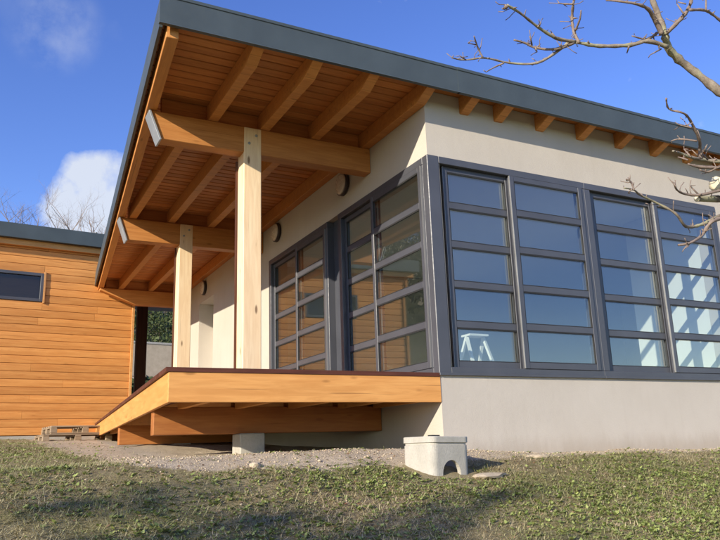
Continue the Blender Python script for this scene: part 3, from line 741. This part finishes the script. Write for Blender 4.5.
# ------------------------------------------------------------------ procedural bare trees (out of frame left, and on the hill)
def grow(p, d, L, r_, lev, paths, maxlev, rnd, spread=.6):
    pts = [(p.copy(), r_)]; n_ = 4; cur = p.copy(); dd_ = d.copy()
    for i_ in range(n_):
        dd_ = (dd_+Vector((rnd.uniform(-1, 1), rnd.uniform(-1, 1), rnd.uniform(-.5, 1)))*.16).normalized()
        cur = cur+dd_*(L/n_); pts.append((cur.copy(), r_*(1-.5*(i_+1)/n_)))
    paths[min(lev, 1)].append(pts)
    if lev >= maxlev: return
    for c_ in range(rnd.randint(3, 4) if lev else rnd.randint(5, 7)):
        k_ = rnd.randint(1 if lev else 2, n_); q_, rq = pts[k_]
        side = Vector((rnd.uniform(-1, 1), rnd.uniform(-1, 1), rnd.uniform(-.15, .7))).normalized()
        grow(q_, (dd_*(1-spread)+side*spread).normalized(), L*rnd.uniform(.5, .72), rq*rnd.uniform(.5, .68), lev+1, paths, maxlev, rnd, spread)
def bare_tree(loc, h, label, seed, maxlev=3, sides=(6, 3), group=None, rad=.03, spread=.6):
    rnd = random.Random(seed); paths = [[], []]
    grow(Vector(loc)+Vector((0, 0, -.2)), Vector((0, 0, 1)), h*.55, h*rad, 0, paths, maxlev, rnd, spread)
    t = thing('bare_tree', label, 'tree', loc, group)
    Vt, Ft = tube_data(paths[0], sides[0]); link('trunk', mesh_from('trunk', Vt, Ft, M_bark), None, t)
    Vt, Ft = tube_data(paths[1], sides[1]); link('crown', mesh_from('crown', Vt, Ft, M_twig), None, t)
sh = Vector((-.906, -.424, 0))
for i_, (tx, ty, dist_, hh) in enumerate(((-1.6, -2.2, 9.5, 4.6), (-3.0, -2.9, 12.5, 5.2))):
    b_ = Vector((tx, ty, 0))+sh*dist_
    bare_tree((b_.x, b_.y, gz(b_.x, b_.y)), hh, ('bare tree standing out of view at the left, nearer the house', 'bare tree standing out of view at the left, farther off')[i_], 40+i_, 4, (8, 4), 'bare trees in the garden at the left', .022)
hill_pts = [(62, 32, 60, 12), (75, 22, 64, 9), (88, 30, 62, 13), (98, 26, 68, 10), (48, 16, 70, 9), (30, 14, 66, 10), (8, 24, 72, 11), (-30, 30, 70, 12), (-60, 30, 68, 12)]
names_ = ['slender bare tree on the hill, left edge of the white cloud', 'short bare tree on the hill against the white cloud', 'tallest bare tree on the hill in front of the white cloud', 'bare tree on the hill closest to the porch eave',
          'low bare tree on the hill between cloud and mast', 'low bare tree on the hill just right of the mast', 'bare tree on the hill at the left picture edge', 'bare tree on the hill just outside the left picture edge', 'bare tree on the hill farther outside the left picture edge']
for i_, (pxx, _, dd_, hh) in enumerate(hill_pts):
    d = ray(pxx, 300); p_ = CAM+Vector((d.x, d.y, 0)).normalized()*dd_*1.45
    bare_tree((p_.x, p_.y, gz(p_.x, p_.y)), hh, names_[i_], 60+i_, 4, (5, 3), 'bare trees on the hill', .016, .55)

# ------------------------------------------------------------------ leaf / wood masses helper
def cloud_leaves(name, centers, per, spread, size, mat, parent=None):
    """many small leaf quads scattered round centres -> one mesh"""
    n_ = len(centers)*per
    C_ = np.repeat(np.array(centers, float), per, 0); d = rng.normal(size=(n_, 3)); d /= np.linalg.norm(d, axis=1)[:, None]
    rr = spread*np.cbrt(rng.random((n_, 1))); P = C_+d*rr*np.array([1, 1, .85])
    a = rng.normal(size=(n_, 3)); a /= np.linalg.norm(a, axis=1)[:, None]; b = np.cross(a, d); b /= np.linalg.norm(b, axis=1)[:, None]+1e-9
    s = size*(.5+rng.random((n_, 1)))
    V = np.stack([P-a*s, P+b*s*.5, P+a*s, P-b*s*.5], 1).reshape(-1, 3)
    return mesh_np(name, V, 4, mat, np.repeat(rng.random(n_), 4))
def mesh_np(name, V, k_, mat, tint=None, F=None):
    me = bpy.data.meshes.new(name); me.vertices.add(len(V)); me.vertices.foreach_set('co', V.astype(np.float32).ravel())
    idx = np.arange(len(V), dtype=np.int32) if F is None else F.ravel().astype(np.int32)
    me.loops.add(len(idx)); me.loops.foreach_set('vertex_index', idx); nf = len(idx)//k_
    me.polygons.add(nf); me.polygons.foreach_set('loop_start', np.arange(0, len(idx), k_, dtype=np.int32)); me.polygons.foreach_set('loop_total', np.full(nf, k_, np.int32))
    me.update(calc_edges=True)
    if tint is not None:
        a_ = me.attributes.new('tint', 'FLOAT', 'POINT'); a_.data.foreach_set('value', tint.astype(np.float32))
    me.materials.append(mat); return me
M_shrub = leafmat('evergreen leaves', (.030, .050, .016), (.085, .105, .035))
M_wood = leafmat('winter wood', (.060, .052, .036), (.15, .125, .08))
M_green = leafmat('weed leaves', (.09, .135, .028), (.36, .40, .13))
M_dry = leafmat('dry grass', (.54, .44, .27), (.24, .27, .085))

M_litter = leafmat('dead leaves', (.20, .085, .045), (.42, .30, .17))
def shrub(pxx, pyy, d, rad, h, label):
    v = ray(pxx, pyy); hd = math.hypot(v.x, v.y); p_ = CAM+v*(d/hd); x_, y_ = p_.x, p_.y; z_ = gz(x_, y_)
    t = thing('shrub', label, 'shrub', (x_, y_, z_), 'shrubs beyond the passage')
    cs = [(x_+random.gauss(0, rad*.5), y_+random.gauss(0, rad*.5), z_+h*random.uniform(.15, .95)) for _ in range(26)]
    link('foliage', cloud_leaves('foliage', cs, 90, rad*.42, .09, M_shrub), None, t)
    paths = [[(Vector((x_, y_, z_-.2)), .06), (Vector((x_, y_, z_+h*.3)), .05), (Vector(c_), .01)] for c_ in cs[:9]]
    Vt, Ft = tube_data(paths, 5); link('stem', mesh_from('stem', Vt, Ft, M_twig), None, t)
ev = Vector((-13.7, -7.2, 0)); zg = gz(ev.x, ev.y)
t = thing('evergreen_tree', 'small evergreen tree out of view at the left, shading the foreground', 'tree', (ev.x, ev.y, zg))
cs = [(ev.x+random.gauss(0, .6), ev.y+random.gauss(0, .6), 3.35+random.gauss(0, .33)) for _ in range(20)]
link('crown', cloud_leaves('crown', cs, 60, .30, .055, M_shrub), None, t)
paths = [[(Vector((ev.x, ev.y, zg-.2)), .07), (Vector((ev.x+.05, ev.y, zg+1.4)), .055), (Vector((ev.x, ev.y, 2.8)), .04), (Vector(c_), .008)] for c_ in cs[:12]]
Vt, Ft = tube_data(paths, 6); link('trunk', mesh_from('trunk', Vt, Ft, M_bark), None, t)
shrub(138, 335, 37, 1.6, 3.4, 'dark evergreen shrub beside the annex corner, seen through the passage')
shrub(161, 335, 40, 1.5, 3.0, 'dark evergreen shrub beyond the passage, right of the dark post')
shrub(176, 330, 42, 1.8, 4.0, 'dark evergreen shrub beyond the passage, behind the rear pale post')
shrub(141, 360, 28, .7, 1.0, 'low green shrub at the foot of the slope, seen through the passage')
# low pale garden wall seen through the passage
va_, vb_ = ray(118, 345), ray(200, 345)
def flat(v, d): h_ = math.hypot(v.x, v.y); p_ = CAM+v*(d/h_); return p_
pa, pb_ = flat(va_, 32), flat(vb_, 33.5)
gw = thing('garden_wall', 'low pale garden wall seen through the passage beside the annex', 'wall', (pa.x, pa.y, gz(pa.x, pa.y)))
ztop = flat(ray(160, 344), 32.7).z
beam('wall_body', (pa.x, pa.y, ztop-.75), (pb_.x, pb_.y, ztop-.75), .3, 1.4, M_stone, gw); beam('coping', (pa.x, pa.y, ztop-.005), (pb_.x, pb_.y, ztop-.005), .36, .085, M_conc, gw, bev=.01)
# pale house on the slope
hp = flat(ray(162, 318), 75); hz = gz(hp.x, hp.y)
fh = thing('neighbour_house', 'pale house up the slope seen through the passage', 'house', (hp.x, hp.y, hz))
ztopw = flat(ray(160, 312), 75).z
box('wall', (hp.x-3, hp.y-.0, hz-1.5), (hp.x+5, hp.y+7, ztopw+1.2), M_white, fh)
V = [(hp.x-3.4, hp.y-.4, ztopw+1.2), (hp.x+5.4, hp.y-.4, ztopw+1.2), (hp.x+5.4, hp.y+7.4, ztopw+1.2), (hp.x-3.4, hp.y+7.4, ztopw+1.2), (hp.x-3.4, hp.y+3.5, ztopw+3.2), (hp.x+5.4, hp.y+3.5, ztopw+3.2)]
M_tile = paint('red roof tile', (.32, .12, .07), .8)
link('roof', mesh_from('roof', V, [(0, 1, 5, 4), (2, 3, 4, 5), (0, 4, 3), (1, 2, 5), (3, 2, 1, 0)], M_tile), None, fh)
for q_ in (-1.5, 1.5, 3.6): box('window', (hp.x+q_-.5, hp.y-.03, ztopw-1.0), (hp.x+q_+.5, hp.y-.001, ztopw+.3), M_darkglass, fh)
# hillside wood: a mass of bare scrub
sx = rng.uniform(-190, 60, 5200); sy = rng.uniform(28, 210, 5200); s_ = -.35*sx+.94*sy
keep = (s_ > 36) & (s_ < 178); sx, sy = sx[keep], sy[keep]; szz = T(sx, sy)
cs = np.stack([sx, sy, szz+rng.uniform(.2, 2.0, len(sx))], 1)
wd = link('hillside_wood', cloud_leaves('hillside_wood', cs, 46, 1.9, .26, M_wood)); tag(wd, 'brown winter scrub covering the hillside behind the annex', 'wood', kind='stuff')
# mast on the hill
d = ray(18, 260); p_ = CAM+Vector((d.x, d.y, 0)).normalized()*150; zb = gz(p_.x, p_.y)
ms = thing('mast', 'thin lattice mast rising from the wooded hill', 'mast', (p_.x, p_.y, zb))
zt = flat(ray(18, 206), 150).z
paths = [[(Vector((p_.x+a*.7, p_.y+b*.7, zb-1)), .06), (Vector((p_.x+a*.25, p_.y+b*.25, zt-4)), .05), (Vector((p_.x+a*.15, p_.y+b*.15, zt)), .03)] for a, b in ((1, 0), (-.5, .87), (-.5, -.87))]
Vt, Ft = tube_data(paths, 5); link('lattice', mesh_from('lattice', Vt, Ft, M_lampdark), None, ms)

# ------------------------------------------------------------------ ground cover
cam2 = np.array([CAM.x, CAM.y])
def scatter(n_, xr, yr):
    x = rng.uniform(*xr, n_); y = rng.uniform(*yr, n_)
    return x, y
def outside(x, y):
    # not under the deck or inside buildings
    dkx = -2.575+(y+.03)*.0847
    ins = ((x > dkx+.05) & (y > .1)) | ((x > -.02) & (y > -.03)) | (y > 9.55+.1*x+.0)
    rp = (np.abs(x-cx_) < .27) & (np.abs(y-cy_) < .27)
    return ~(ins | rp)
def weeds_green(x, y): return vnoise(x, y, .75, 51)*.55+vnoise(x, y, 2.3, 52)*.3+vnoise(x, y, 7, 53)*.15
def ground_cover():
    fields = [((-5.4, 4.8), (-3.6, .1), 1.0), ((-7.0, -2.2), (.1, 9.6), .32), ((4.8, 6.5), (-3.6, .0), .4)]
    # leafy weeds: rosettes of small broad leaves
    Vs, Ts = [], []; Vd, Td = [], []
    for xr, yr, dens in fields:
        A = (xr[1]-xr[0])*(yr[1]-yr[0])
        n_ = int(A*3600*dens); x, y = scatter(n_, xr, yr); g = weeds_green(x, y); gv = gravel_amount(x, y)
        right = smooth((x+1.5)/3.0)*smooth((-y-.8)/1.0)
        keep = outside(x, y) & (rng.random(n_) < np.clip((g-.36)*1.6+.38*right+.10, .03, .8)*(1-.93*gv)); x, y = x[keep], y[keep]
        m_ = len(x); nl = 5; z = T(x, y)
        P = np.repeat(np.stack([x, y, z], 1), nl, 0); th = rng.uniform(0, 2*np.pi, m_*nl); s = rng.uniform(.004, .010, m_*nl)*np.repeat(np.clip(rng.gamma(2.2, .45, m_), .5, 2.2)*(1+.15*right[keep]), nl)
        el = rng.uniform(.05, .8, m_*nl); dr_ = np.stack([np.cos(th)*np.cos(el), np.sin(th)*np.cos(el), np.sin(el)], 1); sd_ = np.stack([-np.sin(th), np.cos(th), rng.uniform(-.3, .3, m_*nl)], 1)
        b0 = P+dr_*s[:, None]*.15; b0[:, 2] += .002
        V = np.stack([b0, b0+dr_*s[:, None]*.8+sd_*s[:, None]*.55, b0+dr_*s[:, None]*1.7, b0+dr_*s[:, None]*.8-sd_*s[:, None]*.55], 1)
        Vs.append(V.reshape(-1, 3)); Ts.append(np.repeat(np.clip(np.repeat(rng.random(m_), nl)*.7+rng.random(m_*nl)*.3, 0, 1), 4))
        # grass blades and straw
        n_ = int(A*17000*dens); x, y = scatter(n_, xr, yr); g = vnoise(x, y, 1.1, 61)*.6+vnoise(x, y, 4, 62)*.4; gv = gravel_amount(x, y)
        keep = outside(x, y) & (rng.random(n_) < np.clip((g-.20)*1.6+.15, .22, .9)*(1-.95*gv)); x, y = x[keep], y[keep]
        m_ = len(x); z = T(x, y); th = rng.uniform(0, 2*np.pi, m_); el = np.where(rng.random(m_) < .78, rng.uniform(.0, .30, m_), rng.uniform(.3, .9, m_)); L = rng.gamma(3.0, .0065, m_)+.008; wdt = rng.uniform(.0010, .0022, m_)
        P = np.stack([x, y, z+.001], 1); dr_ = np.stack([np.cos(th)*np.cos(el), np.sin(th)*np.cos(el), np.sin(el)], 1); sd_ = np.stack([-np.sin(th), np.cos(th), 0*th], 1)
        V = np.stack([P-sd_*wdt[:, None], P+sd_*wdt[:, None], P+dr_*L[:, None]+sd_*wdt[:, None]*.4, P+dr_*L[:, None]-sd_*wdt[:, None]*.4], 1)
        Vd.append(V.reshape(-1, 3)); Td.append(np.repeat(np.clip(.75*vnoise(x, y, 1.3, 71)+.55*vnoise(x, y, 6, 72)-.2+.35*(rng.random(m_)-.5), 0, 1), 4))
    o = link('weeds', mesh_np('weeds', np.concatenate(Vs), 4, M_green, np.concatenate(Ts))); tag(o, 'small green leafy weeds covering the sloping ground', 'weeds', kind='stuff')
    o = link('dry_grass', mesh_np('dry_grass', np.concatenate(Vd), 4, M_dry, np.concatenate(Td))); tag(o, 'short dry grass and straw on the bare soil', 'grass', kind='stuff')
    n_ = 5200; x = rng.uniform(-5.2, 4.8, n_); y = rng.uniform(-3.5, -.2, n_); keep = outside(x, y); x, y = x[keep], y[keep]; m_ = len(x); z = T(x, y)+.006
    th = rng.uniform(0, 2*np.pi, m_); sz = rng.uniform(.006, .017, m_)[:, None]; a_ = np.stack([np.cos(th), np.sin(th), rng.uniform(-.4, .4, m_)], 1); b_ = np.stack([-np.sin(th), np.cos(th), rng.uniform(-.5, .5, m_)], 1); P = np.stack([x, y, z], 1)
    V = np.stack([P-a_*sz, P+b_*sz*.5, P+a_*sz, P-b_*sz*.5], 1).reshape(-1, 3)
    o = link('leaf_litter', mesh_np('leaf_litter', V, 4, M_litter, np.repeat(rng.random(m_), 4))); tag(o, 'scattered dead brown leaves among the weeds', 'leaves', kind='stuff')
    # pebbles
    n_ = 26000; x = rng.uniform(-3.6, 5, n_); y = rng.uniform(-2.6, 1.2, n_); gv = gravel_amount(x, y)
    under = (x > -2.4) & (x < -.05) & (y < 1.1)
    keep = (outside(x, y) | under) & (rng.random(n_) < np.clip(gv, .06, 1)); x, y = x[keep], y[keep]; m_ = len(x); z = T(x, y); s = rng.gamma(1.6, .0020, m_)+.0016
    octv = np.array([(1, 0, 0), (0, 1, 0), (-1, 0, 0), (0, -1, 0), (0, 0, .7), (0, 0, -.5)], float)
    octf = np.array([(0, 1, 4), (1, 2, 4), (2, 3, 4), (3, 0, 4), (1, 0, 5), (2, 1, 5), (3, 2, 5), (0, 3, 5)])
    J = octv[None]*(1+.5*(rng.random((m_, 6, 3))-.5)); V = J*s[:, None, None]+np.stack([x, y, z+s*.2], 1)[:, None]
    F = octf[None]+(np.arange(m_)*6)[:, None, None]
    o = link('gravel', mesh_np('gravel', V.reshape(-1, 3), 3, M_stone, None, F.reshape(-1, 3))); tag(o, 'loose pale gravel strewn along the foot of the house', 'gravel', kind='stuff')
ground_cover()
